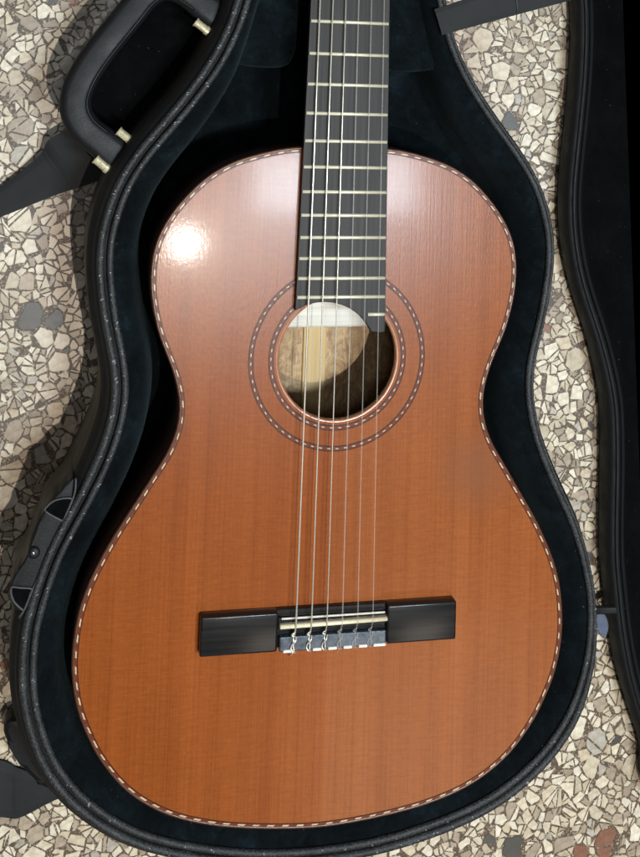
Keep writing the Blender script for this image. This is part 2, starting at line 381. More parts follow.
def sstep(a, b, x):
    t = min(max((x - a) / (b - a), 0), 1); return t * t * (3 - 2 * t)
# the shell is slimmer along the hinge on the right
RK = np.array([0.93 - 0.40 * sstep(0.0, 0.09, p[0]) * sstep(-0.10, 0.0, p[1]) for p in RP])
RIMZ = T - 0.014

# ================================================================== FLOOR
floor = link_mesh('floor', [(-6, -6, 0), (6, -6, 0), (6, 6, 0), (-6, 6, 0)], [(0, 1, 2, 3)], M['cement'])
floor['kind'] = 'structure'; floor['label'] = 'terrazzo floor of cream stone chips set in brown cement'
X0, X1, Y0, Y1 = -0.42, 0.40, -0.36, 0.56
foot = [(RP[i, 0] + RN[i, 0] * -0.025, RP[i, 1] + RN[i, 1] * -0.025) for i in range(0, len(RP), 8)]
def clip(poly, nx, ny, c):
    new = []; n = len(poly)
    for k in range(n):
        p, q2 = poly[k], poly[(k + 1) % n]
        a = nx * p[0] + ny * p[1] - c; b = nx * q2[0] + ny * q2[1] - c
        if a <= 0: new.append(p)
        if (a < 0) != (b < 0) and a != b:
            u = a / (a - b); new.append((p[0] + u * (q2[0] - p[0]), p[1] + u * (q2[1] - p[1])))
    return new
def shards(pts, ar, rng, depth=0):
    '''some stones are cracked into angular pieces'''
    if depth > 2 or ar < 3.5e-5 or rng.random() > (0.55 if depth == 0 else 0.4): return [pts]
    n = len(pts); cx = sum(p[0] for p in pts) / n; cy = sum(p[1] for p in pts) / n
    s_ = math.sqrt(ar); cx += rng.uniform(-.22, .22) * s_; cy += rng.uniform(-.22, .22) * s_
    t = rng.uniform(0, 6.28); nx, ny = math.cos(t), math.sin(t); g = rng.uniform(0.0003, 0.0006); c = nx * cx + ny * cy
    A = clip(pts, nx, ny, c - g); B = clip(pts, -nx, -ny, -c - g)
    out = []
    for q in (A, B):
        if len(q) >= 3: out += shards(q, ar / 2, rng, depth + 1)
    return out
def terrazzo():
    rng = random.Random(11)
    cell = 0.006; grid = {}
    sites = []
    def ok(x, y, r):
        R = int((r + 0.016) / cell) + 1; gx, gy = int(x // cell), int(y // cell)
        for i in range(gx - R, gx + R + 1):
            for j in range(gy - R, gy + R + 1):
                for (sx, sy, sr) in grid.get((i, j), ()):
                    if (sx - x) ** 2 + (sy - y) ** 2 < (0.74 * (sr + r)) ** 2: return False
        return True
    def add(x, y, r, mat=None):
        sites.append((x, y, r, mat)); grid.setdefault((int(x // cell), int(y // cell)), []).append((x, y, r))
    # stones that stand out in the photograph
    add(-0.214, 0.1790, 0.0115, 'dark'); add(-0.198, 0.1770, 0.009, 'dark'); add(0.205, 0.190, 0.011, 'dark')
    add(0.1735, 0.336, 0.008, 'dark'); add(0.186, -0.244, 0.010, 'dark'); add(0.268, -0.248, 0.012, 'rust'); add(0.2445, -0.2535, 0.007, 'rust')
    for r, tries in ((0.0122, 75), (0.0090, 400), (0.0062, 2400), (0.0043, 11000), (0.0029, 26000)):
        for _ in range(tries):
            x = rng.uniform(X0, X1); y = rng.uniform(Y0, Y1)
            rr = r * rng.uniform(0.85, 1.15)
            if in_poly(x, y, foot): continue
            if ok(x, y, rr): add(x, y, rr)
    S = np.array([(s[0], s[1], s[2]) for s in sites])
    # bucket for neighbours
    big = 0.028; bk = {}
    for i, s in enumerate(sites): bk.setdefault((int(s[0] // big), int(s[1] // big)), []).append(i)
    sa, sb = (-0.2326, 0.0984), (-0.1596, 0.1300)        # joint between two floor slabs
    sdx, sdy = sb[0] - sa[0], sb[1] - sa[1]; sl = math.hypot(sdx, sdy); snx, sny = -sdy / sl, sdx / sl
    out = []
    for i, (x, y, r, mat) in enumerate(sites):
        gx, gy = int(x // big), int(y // big)
        idx = [j for a in (-1, 0, 1) for b in (-1, 0, 1) for j in bk.get((gx + a, gy + b), ()) if j != i]
        A = S[idx]; d = A[:, :2] - (x, y); dist = np.hypot(d[:, 0], d[:, 1])
        o = np.argsort(dist)[:30]
        R = r * 2.1
        poly = [(x + R * math.cos(t), y + R * math.sin(t)) for t in [k * math.pi / 4 + rng.random() * 0.5 for k in range(8)]]
        g = rng.uniform(0.00018, 0.00055)
        planes = []
        for q in o:
            dd = dist[q]; nx, ny = d[q] / dd
            jit = rng.uniform(-0.38, 0.38); nx, ny = nx * math.cos(jit) - ny * math.sin(jit), nx * math.sin(jit) + ny * math.cos(jit)
            t = 0.5 * (dd + (r * r - A[q, 2] ** 2) / dd) - g - abs(jit) * 0.0008
            planes.append((nx, ny, nx * x + ny * y + t))
        sd = (x - sa[0]) * snx + (y - sa[1]) * sny
        if abs(sd) < 0.02:
            sg = 1 if sd > 0 else -1
            planes.append((-sg * snx, -sg * sny, -sg * (sa[0] * snx + sa[1] * sny) - 0.0007))
        if r > 0.004 and rng.random() < 0.5:      # a broken edge
            t = rng.uniform(0, 6.28); nx, ny = math.cos(t), math.sin(t); planes.append((nx, ny, nx * x + ny * y + r * rng.uniform(0.35, 0.7)))
        for nx, ny, c in planes:
            new = []; n = len(poly)
            for k in range(n):
                p, q2 = poly[k], poly[(k + 1) % n]
                a = nx * p[0] + ny * p[1] - c; b = nx * q2[0] + ny * q2[1] - c
                if a <= 0: new.append(p)
                if (a < 0) != (b < 0) and a != b:
                    u = a / (a - b); new.append((p[0] + u * (q2[0] - p[0]), p[1] + u * (q2[1] - p[1])))
            poly = new
            if len(poly) < 3: break
        if len(poly) < 3: continue
        # drop tiny edges, nick the corners
        pts = []
        n = len(poly)
        for k in range(n):
            p, q2 = poly[k], poly[(k + 1) % n]; L = math.hypot(q2[0] - p[0], q2[1] - p[1])
            if L < 0.0004: continue
            u = rng.uniform(0.01, 0.09); v = 1 - rng.uniform(0.01, 0.09)
            pts.append((p[0] + u * (q2[0] - p[0]), p[1] + u * (q2[1] - p[1])))
            if L > 0.0016: pts.append((p[0] + v * (q2[0] - p[0]), p[1] + v * (q2[1] - p[1])))
        if len(pts) < 3: continue
        rough_pts = []
        for k in range(len(pts)):
            p, q2 = pts[k], pts[(k + 1) % len(pts)]; dx, dy = q2[0] - p[0], q2[1] - p[1]; L = math.hypot(dx, dy)
            rough_pts.append(p)
            if L > 0.0032:
                for u in ((0.5,) if L < 0.006 else (0.33, 0.67)):
                    u += rng.uniform(-0.1, 0.1); e = rng.uniform(-0.065, 0.035)
                    rough_pts.append((p[0] + dx * u + dy * e, p[1] + dy * u - dx * e))
        pts = rough_pts
        ar = 0.5 * abs(sum(pts[k][0] * pts[(k + 1) % len(pts)][1] - pts[(k + 1) % len(pts)][0] * pts[k][1] for k in range(len(pts))))
        if ar < 2.5e-6: continue
        if mat is None:
            t = rng.random()
            mat = 'cream' if t < 0.52 else 'white' if t < 0.72 else 'tan' if t < 0.93 else 'grey' if t < 0.985 else ('dark' if rng.random() < 0.5 else 'rust')
            if mat in ('dark', 'rust') and ar > 9e-5: mat = 'tan'
        for piece in shards(pts, ar, rng):
            a2 = 0.5 * abs(sum(piece[k][0] * piece[(k + 1) % len(piece)][1] - piece[(k + 1) % len(piece)][0] * piece[k][1] for k in range(len(piece))))
            if a2 > 2.5e-6:
                n = len(piece); out.append((sum(p[0] for p in piece) / n, sum(p[1] for p in piece) / n, piece, a2, mat if rng.random() < 0.6 or mat in ('dark', 'rust') else rng.choice(('cream', 'white', 'tan', 'cream'))))
    return out
chips = terrazzo()
Rinv = cam.matrix_world.inverted()
def to_px(x, y, z):
    q = Rinv @ Vector((x, y, z)); return 341.386 + 1200 * q.x / -q.z, -51.193 - 1200 * q.y / -q.z
shown = [(RP[i, 0] + RN[i, 0] * 0.018 * RK[i], RP[i, 1] + RN[i, 1] * 0.018 * RK[i]) for i in range(0, len(RP), 6)]
shown = [to_px(a, b, RIMZ - 0.01) for a, b in shown]
def visible(x, y):
    u, v = to_px(x, y, 0)
    if not (2 < u < 638 and 2 < v < 855): return False
    if u > 555 + max(0, (v - 230)) * 0.14 and v < 600: return False
    return not in_poly(u, v, shown)
order = sorted(range(len(chips)), key=lambda i: -chips[i][3] if visible(chips[i][0], chips[i][1]) else 1)
singles = set(order[:300])
def chip_mesh(pts, z):
    n = len(pts); cx = sum(p[0] for p in pts) / n; cy = sum(p[1] for p in pts) / n
    V = [(p[0], p[1], -0.0004) for p in pts] + [(p[0] + (cx - p[0]) * 0.06, p[1] + (cy - p[1]) * 0.06, z) for p in pts]
    F = [tuple(range(n, 2 * n))] + [(k, (k + 1) % n, n + (k + 1) % n, n + k) for k in range(n)]
    return V, F
rng = random.Random(5); rest = {}
for i, (x, y, pts, ar, mt) in enumerate(chips):
    z = 0.00025 + rng.random() * 0.00012
    if sum(pts[k][0] * pts[(k + 1) % len(pts)][1] - pts[(k + 1) % len(pts)][0] * pts[k][1] for k in range(len(pts))) < 0: pts = pts[::-1]
    if i in singles:
        V, F = chip_mesh([(p[0] - x, p[1] - y) for p in pts], z)
        link_mesh('stone_chip', V, F, M[mt], floor, loc=(x, y, 0))
    else:
        V, F = chip_mesh(pts, z); R_ = rest.setdefault(mt, ([], [])); b = len(R_[0])
        R_[0].extend(V); R_[1].extend([tuple(q + b for q in f) for f in F])
V = []; F = []; MI = []; mats = list(rest)
for k, mt in enumerate(mats):
    b = len(V); V += rest[mt][0]; F += [tuple(q + b for q in f) for f in rest[mt][1]]; MI += [k] * len(rest[mt][1])
o = link_mesh('small_stone_chips', V, F, None, floor); o['kind'] = 'stuff'
for mt in mats: o.data.materials.append(M[mt])
o.data.polygons.foreach_set('material_index', MI)

# ================================================================== GUITAR CASE
case = empty('guitar_case', (0, 0, 0), 'open black hard guitar case lying on terrazzo with teal velvet lining', 'guitar case')
Z = RIMZ
shell_prof = [(11.5, Z - .004), (14.5, Z - .006), (17.5, Z - .011), (20.0, Z - .020), (21.5, Z - .045), (21.5, Z - .070), (19.0, 0.012), (13.0, 0.002), (6.0, 0.001)]
shell_prof = [(a / 1000, b) for a, b in shell_prof]
shell = sweep('outer_shell', RP, RN, shell_prof, M['vinyl'], case, k=RK, cap_inner=True)
band = sweep('rim_band', RP, RN, [(0.004, Z - .0045), (0.0085, Z - .0035), (0.0125, Z - .0055)], M['band'], case, k=RK)
piping = sweep('inner_piping', RP, RN, circle_prof(0.0024, Z - 0.0018, 0.0025), M['bead'], case, prof_closed=True)
piping2 = sweep('outer_piping', RP, RN, circle_prof(0.0098, Z - 0.0032, 0.0030), M['bead'], case, prof_closed=True, k=RK)
# padded velvet lip and inner wall; wobble makes the padding uneven
rw = random.Random(3)
wob = smooth_loop(np.array([[rw.uniform(-1, 1)] for _ in range(len(RP))]), 30)[:, 0]; wob = wob / np.abs(wob).max()
vk = np.array([1.0 + 0.06 * wob[i] for i in range(len(RP))])
necky = np.array([sstep(0.33, 0.42, p[1]) for p in RP])
vk = vk * (1 - 0.5 * necky)
vprof = [(0.0005, Z - .003), (-0.003, Z - .0035), (-0.008, Z - .0065), (-0.0125, Z - .012), (-0.0165, Z - .022), (-0.0185, Z - .040), (-0.019, 0.046), (-0.0225, 0.041)]
lining = sweep('velvet_lining', RP, RN, vprof, M['velvet'], case, k=vk, cap_inner=True)
# loose pale threads worn out of the piping
def fleck_mesh():
    rr = random.Random(9); V = []; F = []
    n = len(RP)
    def blob(x, y, z, ang, L, W):
        b = len(V); c, s = math.cos(ang), math.sin(ang)
        for (u, v, h) in ((-L, 0, 0), (0, -W, 0), (L, 0, 0), (0, W, 0), (0, 0, W * 0.9)):
            V.append((x + u * c - v * s, y + u * s + v * c, z + h))
        for q in ((0, 1, 4), (1, 2, 4), (2, 3, 4), (3, 0, 4)): F.append(tuple(b + i for i in q))
    for (off, zz, step) in ((0.0024, Z + 0.0006, 4), (0.0098, Z - 0.0003, 3)):
        for i in range(0, n):
            if i % step: continue
            p = RP[i]
            dens = 1.0 if (p[0] < -0.02 and p[1] > 0.14) else 0.45 if p[0] < 0 else 0.25 if p[1] < 0 else 0.0
            if p[1] > 0.55: dens = 0
            for h in range(3):
                if rr.random() < dens * 0.8:
                    j = rr.uniform(-0.0025, 0.0025); oo = off * (RK[i] if off > 0.005 else 1) + rr.uniform(-0.0012, 0.0012)
                    t = math.atan2(RN[i, 0], -RN[i, 1])
                    blob(p[0] + RN[i, 0] * oo - RN[i, 1] * j, p[1] + RN[i, 1] * oo + RN[i, 0] * j, zz, math.atan2(RN[i, 1], RN[i, 0]) + rr.uniform(0.2, 1.2), rr.uniform(0.0005, 0.0013), rr.uniform(0.00028, 0.0005))
    return V, F
V, F = fleck_mesh(); o = link_mesh('piping_threads', V, F, M['flecks'], case); o['kind'] = 'stuff'
# zip along the opening side
zi = [i for i in range(len(RP)) if RP[i, 0] < -0.002 and -0.155 < RP[i, 1] < 0.60]
zP = np.array([RP[i] + RN[i] * 0.0158 * RK[i] for i in zi]); zline = catmull(zP, 900); zN = normals2(zline, False)
V = []; F = []
for i in range(len(zline)):
    p = zline[i]; n_ = zN[i]; t_ = np.array([-n_[1], n_[0]]); b = len(V)
    s = 1 if i % 2 else -1
    for (u, v, h) in ((-.0004, -.0013, 0), (.0004, -.0013, 0), (.0004, .0013, 0), (-.0004, .0013, 0), (-.0003, -.001, .0009), (.0003, -.001, .0009), (.0003, .001, .0009), (-.0003, .001, .0009)):
        q = p + t_ * u + n_ * (v + s * 0.0005); V.append((q[0], q[1], Z - .0095 + h - (v + s * .0005) * 1.3))
    F += [(b + 4, b + 5, b + 6, b + 7), (b, b + 1, b + 5, b + 4), (b + 1, b + 2, b + 6, b + 5), (b + 2, b + 3, b + 7, b + 6), (b + 3, b, b + 4, b + 7)]
o = link_mesh('zip_teeth', V, F, M['zip'], case); o['kind'] = 'stuff'
sweep('zip_tape', zline, zN, [(-.0042, Z - .0048), (-.002, Z - .0058), (.0, Z - .0082), (.003, Z - .0125), (0.0042, Z - .018)], M['band'], case, closed=False)
# neck rest blocks
def neck_block(side):
    s = side
    poly = [(s * 0.088, 0.386), (s * 0.070, 0.3765), (s * 0.042, 0.3755), (s * 0.0335, 0.381), (s * 0.031, 0.395), (s * 0.030, 0.47), (s * 0.058, 0.47), (s * 0.069, 0.42)]
    if s < 0: poly = poly[::-1]
    pl = catmull(poly, 60, True)
    o = prism('neck_rest', pl, 0.041, T - 0.034, M['velvet'], case, 0.008, 4, True)
neck_block(-1); neck_block(1)
# --- handle with its legs, pins and backing pad
hz = T - 0.045
hc = [(-0.1555, 0.3070), (-0.1675, 0.3165), (-0.1815, 0.3275), (-0.1888, 0.3405), (-0.1878, 0.3565), (-0.1770, 0.3785), (-0.1535, 0.4115), (-0.1430, 0.4255), (-0.1300, 0.4330), (-0.1150, 0.4300), (-0.0975, 0.4180), (-0.0880, 0.4110)]
hp = catmull(hc, 70)
hN = normals2(hp, False)
def rrect(wd, ht, r, n=4):
    out = []
    for (cx, cy, a0) in ((wd / 2 - r, ht / 2 - r, 0), (-wd / 2 + r, ht / 2 - r, 90), (-wd / 2 + r, -ht / 2 + r, 180), (wd / 2 - r, -ht / 2 + r, 270)):
        for i in range(n + 1):
            a = math.radians(a0 + 90 * i / n); out.append((cx + r * math.cos(a), cy + r * math.sin(a)))
    return out
prof = rrect(0.0225, 0.019, 0.0062)
m = len(prof); V = []; F = []
for i in range(len(hp)):
    u = i / (len(hp) - 1); e = min(u, 1 - u) * 12
    sc = 1.0 + 0.12 * math.exp(-e * e)
    for (a, b) in prof: V.append((hp[i, 0] + hN[i, 0] * a * sc, hp[i, 1] + hN[i, 1] * a * sc, hz + b))
for i in range(len(hp) - 1):
    for a in range(m): F.append((i * m + a, i * m + (a + 1) % m, (i + 1) * m + (a + 1) % m, (i + 1) * m + a))
F.append(tuple(range(m))); F.append(tuple((len(hp) - 1) * m + a for a in range(m - 1, -1, -1)))
handle = link_mesh('handle', V, F, M['plastic'], case, True)
# raised seam along the inside of the grip
g = [(hp[i, 0] - hN[i, 0] * 0.0082, hp[i, 1] - hN[i, 1] * 0.0082, hz + 0.0090) for i in range(6, 64)]
g2 = [(hp[i, 0] + hN[i, 0] * 0.0082, hp[i, 1] + hN[i, 1] * 0.0082, hz + 0.0090) for i in range(6, 64)]
inner = g if np.linalg.norm(np.array(g[30][:2]) - (-0.12, 0.36)) < np.linalg.norm(np.array(g2[30][:2]) - (-0.12, 0.36)) else g2
tube('grip_seam', inner, 0.0011, M['leather'], handle, 6)
def pin(ax, ay, bx, by, z):
    d = Vector((bx - ax, by - ay, 0)).normalized()
    P = [Vector((ax, ay, z)) + d * t for t in (0, 0.0012, 0.0014, 0.0095, 0.0097, 0.0125)]
    tube('pivot_pin', P, [0.0034, 0.0036, 0.0030, 0.0030, 0.0036, 0.0034], M['brass'], handle, 12, False)
zp = T - 0.036
pin(-0.1065, 0.4070, -0.0955, 0.3993, zp); pin(-0.1583, 0.3268, -0.1479, 0.3190, zp); pin(-0.1735, 0.3066, -0.1618, 0.2972, zp)
pad = catmull([(-0.1650, 0.2945), (-0.1800, 0.3085), (-0.1905, 0.3250), (-0.1925, 0.3450), (-0.1800, 0.3700), (-0.1560, 0.4040), (-0.1400, 0.4260), (-0.1150, 0.4360), (-0.0750, 0.4330), (-0.0850, 0.3950), (-0.1100, 0.3550), (-0.1350, 0.3200), (-0.1480, 0.2990)], 90, True)
prism('handle_pad', pad[::-1], 0.002, T - 0.078, M['lidvelvet'], case, 0.008, 3, True)
# --- straps
def strap(name, left, right, zl, th, mat, parent):
    """ribbon between two edge curves with thickness"""
    L = catmull([(a[0], a[1], z) for a, z in zip(left, zl)], 40); R = catmull([(a[0], a[1], z) for a, z in zip(right, zl)], 40)
    prof_n = 7; V = []; F = []
    for i in range(40):
        for k in range(prof_n):
            u = k / (prof_n - 1); e = th * (1 - (2 * abs(u - .5)) ** 6)
            p = L[i] * (1 - u) + R[i] * u; V.append((p[0], p[1], p[2] + e * .5 + th * .5))
        for k in range(prof_n):
            u = 1 - k / (prof_n - 1); p = L[i] * (1 - u) + R[i] * u; V.append((p[0], p[1], p[2]))
    m = 2 * prof_n
    for i in range(39):
        for a in range(m): F.append((i * m + a, i * m + (a + 1) % m, (i + 1) * m + (a + 1) % m, (i + 1) * m + a))
    F.append(tuple(range(m))); F.append(tuple(39 * m + a for a in range(m)))
    o = link_mesh(name, V, F, mat, parent, False); return o
st = strap('shoulder_strap', [(-0.180, 0.330), (-0.2071, 0.3154), (-0.2139, 0.3023), (-0.2423, 0.2777), (-0.2707, 0.2600), (-0.33, 0.235)],
      [(-0.150, 0.297), (-0.1714, 0.2837), (-0.2010, 0.2720), (-0.2409, 0.2544), (-0.2695, 0.2438), (-0.325, 0.215)], [0.030, 0.022, 0.013, 0.005, 0.003, 0.002], 0.0022, M['webbing'], case)
strap('shoulder_strap', [(-0.150, -0.120), (-0.1787, -0.1500), (-0.2042, -0.1470), (-0.2182, -0.1410), (-0.28, -0.125)],
      [(-0.140, -0.150), (-0.1790, -0.1690), (-0.2024, -0.1812), (-0.2159, -0.1805), (-0.28, -0.168)], [0.020, 0.010, 0.005, 0.003, 0.002], 0.0024, M['webbing'], case)
tabo = prism('strap_tab', catmull([(-0.2165, -0.1085), (-0.2093, -0.1004), (-0.192, -0.112), (-0.1800, -0.1330), (-0.1805, -0.1500), (-0.1900, -0.146), (-0.2025, -0.1330)], 40, True)[::-1], 0.012, 0.030, M['leather'], case, 0.004, 2)
stay = strap('lid_stay_strap', [(0.0690, 0.4225), (0.0961, 0.4325), (0.135, 0.4450), (0.176, 0.4585), (0.23, 0.474)],
      [(0.0755, 0.4035), (0.100, 0.4110), (0.136, 0.4215), (0.1730, 0.4325), (0.232, 0.449)], [Z - .001, Z + .0015, Z - .001, Z - .0005, Z - .03], 0.0018, M['webbing'], case)
o = tube('stay_seam', [(0.1335, 0.4450, Z + .0012), (0.1330, 0.438, Z + .0016), (0.1335, 0.430, Z + .0016), (0.1345, 0.4225, Z + .0012)], 0.0006, M['greyedge'], stay, 5)
# --- moulded strap bracket on the lower left flank
bz = T - 0.0175
def up(P): return [(-0.189 + (x + 0.189) * 0.986, 0.38 + (y - 0.38) * 0.986) for x, y in P]
br_poly = catmull(up([(-0.1765, 0.0885), (-0.1860, 0.0795), (-0.1955, 0.0680), (-0.2010, 0.0520), (-0.2065, 0.0370), (-0.2125, 0.0270), (-0.2158, 0.0190), (-0.2140, 0.0090), (-0.2065, 0.0020), (-0.1990, 0.0150), (-0.1900, 0.0380), (-0.1810, 0.0620)]), 70, True)
bracket = prism('strap_bracket', br_poly[::-1] if False else br_poly, 0.05, bz, M['leather'], case, 0.004, 3, True)
def loop_tube(nm, pts, r, z, mat, par):
    P = catmull(pts, 40, True); P = np.vstack([P, P[:1]])
    return tube(nm, [(p[0], p[1], z) for p in P], r, mat, par, 6)
D1 = up([(-0.1948, 0.0680), (-0.1935, 0.0715), (-0.1890, 0.0748), (-0.1830, 0.0760), (-0.1775, 0.0755), (-0.1785, 0.0715), (-0.1822, 0.0620), (-0.1845, 0.0618)])
D2 = up([(-0.2147, 0.0188), (-0.2140, 0.0195), (-0.2080, 0.0185), (-0.2012, 0.0175), (-0.2020, 0.0140), (-0.2050, 0.0045), (-0.2080, 0.0055), (-0.2125, 0.0100), (-0.2145, 0.0150)])
for D in (D1, D2):
    o = prism('bracket_eye', catmull(D, 40, True), bz - 0.003, bz + 0.0006, M['lidvelvet'], bracket)
    loop_tube('eye_rim', D, 0.0008, bz + 0.0008, M['greyedge'], bracket)
tube('bracket_edge', [(p[0], p[1], bz + 0.0010) for p in catmull(up([(-0.1755, 0.0892), (-0.1760, 0.0785), (-0.1818, 0.0630), (-0.1905, 0.0410), (-0.1999, 0.0186), (-0.2051, 0.0050), (-0.2085, -0.0010)]), 40)], 0.0008, M['greyedge'], bracket, 6)
bm = bmesh.new(); bmesh.ops.create_uvsphere(bm, u_segments=14, v_segments=8, radius=0.0042)
for v in bm.verts: v.co.z *= 0.45
from_bm('rivet', bm, M['plastic'], bracket, True, (-0.2008, 0.0458, bz + 0.0008))
bm = bmesh.new(); bmesh.ops.create_uvsphere(bm, u_segments=10, v_segments=6, radius=0.0016)
for v in bm.verts: v.co.z *= 0.5
from_bm('rivet_dimple', bm, M['chrome'], bracket, True, (-0.2012, 0.0461, bz + 0.0026))
# --- lid lying open on the right, hinged along the bouts
LIDL = [(178, 470), (178.5, 436), (179.5, 408), (178.5, 375), (175.8, 343), (173.6, 320), (171.8, 300), (171.3, 285), (172.4, 263), (176.8, 237), (183.5, 215), (191.5, 194), (197.5, 176), (203, 156), (206.6, 137), (207.8, 114), (208.2, 87), (207.8, 60), (208.4, 28), (211, 6), (213.5, -14), (217, -33), (222, -54), (230.5, -79), (241, -104.5), (257.5, -140)]
def mirror(p):
    a = np.array([0.213, 0.275]); d = np.array([0.042, -0.299]); d = d / np.linalg.norm(d)
    v = np.array(p) - a; return a + 2 * d * (v @ d) - v
farside = [mirror(p) for p in [(x / 1000, y / 1000) for x, y in ([(-x, y) for x, y in RIM[::-1]][:-1] + RIM[:6][:1])]]
lid_loop = [(-0.189 + (x / 1000 + 0.189) * 1.121, 0.380 + (y / 1000 - 0.380) * 1.121) for x, y in LIDL]
m_bot = [mirror((x / 1000, y / 1000)) for x, y in ((75, -151), (0, -159), (-75, -151), (-133, -131), (-170, -101), (-190, -65), (-197, -24), (-191.8, 16), (-180, 50), (-155, 100.5), (-145, 143.5), (-149, 178), (-159, 231), (-157, 266), (-136, 311), (-104, 352), (-81, 390), (-70, 426), (-60, 482), (-58, 580), (-64, 680), (-71, 750), (-48, 815), (0, 824), (48, 815), (71, 750), (64, 680), (58, 580))]
lid_pts = lid_loop + [tuple(q) for q in m_bot]
LP = smooth_loop(catmull(lid_pts, 460, True), 4); LN = normals2(LP)
def lid_z(p): return 0.060
LZ = np.array([lid_z(p) for p in LP])
sgn = 1.0 if in_poly(LP[0, 0] - LN[0, 0] * 0.01, LP[0, 1] - LN[0, 1] * 0.01, [tuple(q) for q in LP]) else -1.0
LN = LN * sgn
lid = sweep('lid', LP, LN, [(-0.0090, 0.030), (-0.0035, 0.0325), (0.0015, 0.0335), (0.0040, 0.031), (0.0048, 0.026), (0.0040, 0.014), (0.0005, 0.0012), (-0.02, 0.0008)], M['band'], case, cap_inner=True)
sweep('lid_piping', LP, LN, circle_prof(-0.0010, 0.0338, 0.0017), M['beadr'], lid, prof_closed=True)
sweep('lid_lining', LP, LN, [(-0.0040, 0.0325), (-0.0085, 0.0300), (-0.0130, 0.020), (-0.020, 0.009), (-0.034, 0.004)], M['lidvelvet'], lid, cap_inner=True)
prism('hinge_tag', catmull([(0.2410, -0.0550), (0.2490, -0.0550), (0.2530, -0.0650), (0.2500, -0.0740), (0.2440, -0.0690)], 24, True)[::-1], 0.026, 0.030, M['tag'], case, 0.001, 1)
strap('hinge', [(0.205, -0.0350), (0.235, -0.0470), (0.262, -0.0490)], [(0.205, -0.0420), (0.235, -0.0535), (0.262, -0.0550)], [0.060, 0.032, 0.030], 0.0025, M['leather'], case)

# ================================================================== GUITAR
gt = empty('guitar', (0, 0, T), 'orange-brown classical guitar with six strings lying in the open case', 'guitar')
HC = (0.0006, 0.1735); HR = 0.0424; NH = 96
hole = [(HC[0] + HR * math.cos(2 * math.pi * i / NH), HC[1] + HR * math.sin(2 * math.pi * i / NH)) for i in range(NH)]
def plate(name, outer, inner, z0, z1, mat, par):
    bm = bmesh.new()
    def ring(pts, z):
        vs = [bm.verts.new((p[0], p[1], z)) for p in pts]
        return vs, [bm.edges.new((vs[i], vs[(i + 1) % len(vs)])) for i in range(len(vs))]
    vo, eo = ring(outer, z1); es = list(eo)
    if inner: vi, ei = ring(inner, z1); es += ei
    bmesh.ops.triangle_fill(bm, use_beauty=True, use_dissolve=False, edges=es)
    top = bm.faces[:]
    r = bmesh.ops.extrude_face_region(bm, geom=top)
    for v in r['geom']:
        if isinstance(v, bmesh.types.BMVert): v.co.z = z0
    return from_bm(name, bm, mat, par)
ins = lambda d: [(BP[i, 0] - BN[i, 0] * d, BP[i, 1] - BN[i, 1] * d) for i in range(len(BP))]
PW = 0.0040                                           # width of the edge banding
soundboard = plate('soundboard', ins(PW), hole, -0.0025, 0.0, M['top'], gt)
DEPTH = 0.082
sweep('side', BP, BN, [(-0.0006, -0.0030), (0.0, -0.0045), (0.0, -DEPTH + 0.002), (-0.0015, -DEPTH)], M['side'], gt)
plate('back', ins(0.0025), None, -DEPTH - 0.0005, -DEPTH + 0.0025, M['back'], gt)
sweep('inner_side', BP, BN, [(-0.003, -0.0026), (-0.003, -DEPTH + 0.002)], M['neck'], gt)
# outer brown binding (rounded), then purfling lines with ivory dashes
sweep('binding', BP, BN, [(-0.0019, -0.002), (-0.0019, 0.00005), (-0.0010, 0.0), (-0.0003, -0.0004), (0.0, -0.0014), (0.0, -0.0050)], M['binding'], gt)
purf = sweep('purfling', BP, BN, [(-0.0036, -0.002), (-0.0036, 0.00008), (-0.0019, 0.00008), (-0.0019, -0.002)], M['purf_red'], gt, smooth=False)
sweep('purfling_line', BP, BN, [(-0.0042, -0.001), (-0.0042, 0.00012), (-0.0036, 0.00012), (-0.0036, -0.001)], M['purf_dark'], purf, smooth=False)
arc = np.r_[0, np.cumsum(np.linalg.norm(np.diff(np.vstack([BP, BP[:1]]), axis=0), axis=1))]
nd = int(round(arc[-1] / 0.0102)); V0 = [(-0.0029, -0.0005, 0.00008), (0.0018, -0.0005, 0.00008), (0.0029, 0.0005, 0.00008), (-0.0018, 0.0005, 0.00008),
      (-0.0028, -0.00046, 0.0002), (0.00175, -0.00046, 0.0002), (0.0028, 0.00046, 0.0002), (-0.00175, 0.00046, 0.0002)]
FB = [(4, 5, 6, 7), (0, 1, 5, 4), (1, 2, 6, 5), (2, 3, 7, 6), (3, 0, 4, 7)]
dash_me = None
for k in range(nd):
    s = arc[-1] * (k + 0.5) / nd
    i = int(np.searchsorted(arc, s)) - 1; u = (s - arc[i]) / (arc[i + 1] - arc[i]); j = (i + 1) % len(BP)
    p = BP[i] * (1 - u) + BP[j] * u; nn = BN[i] * (1 - u) + BN[j] * u
    if abs(p[0]) < 0.03 and p[1] > 0.3: continue
    x, y = p - nn * 0.00275
    if dash_me is None:
        o = link_mesh('inlay_dash', V0, FB, M['inlay'], purf); dash_me = o.data
    else:
        o = bpy.data.objects.new('inlay_dash', dash_me); COL.objects.link(o); o.parent = purf
    o.location = (x, y, 0); o.rotation_euler = (0, 0, math.atan2(nn[0], -nn[1])); o.scale = (rng.uniform(0.85, 1.08), rng.uniform(0.9, 1.1), 1)
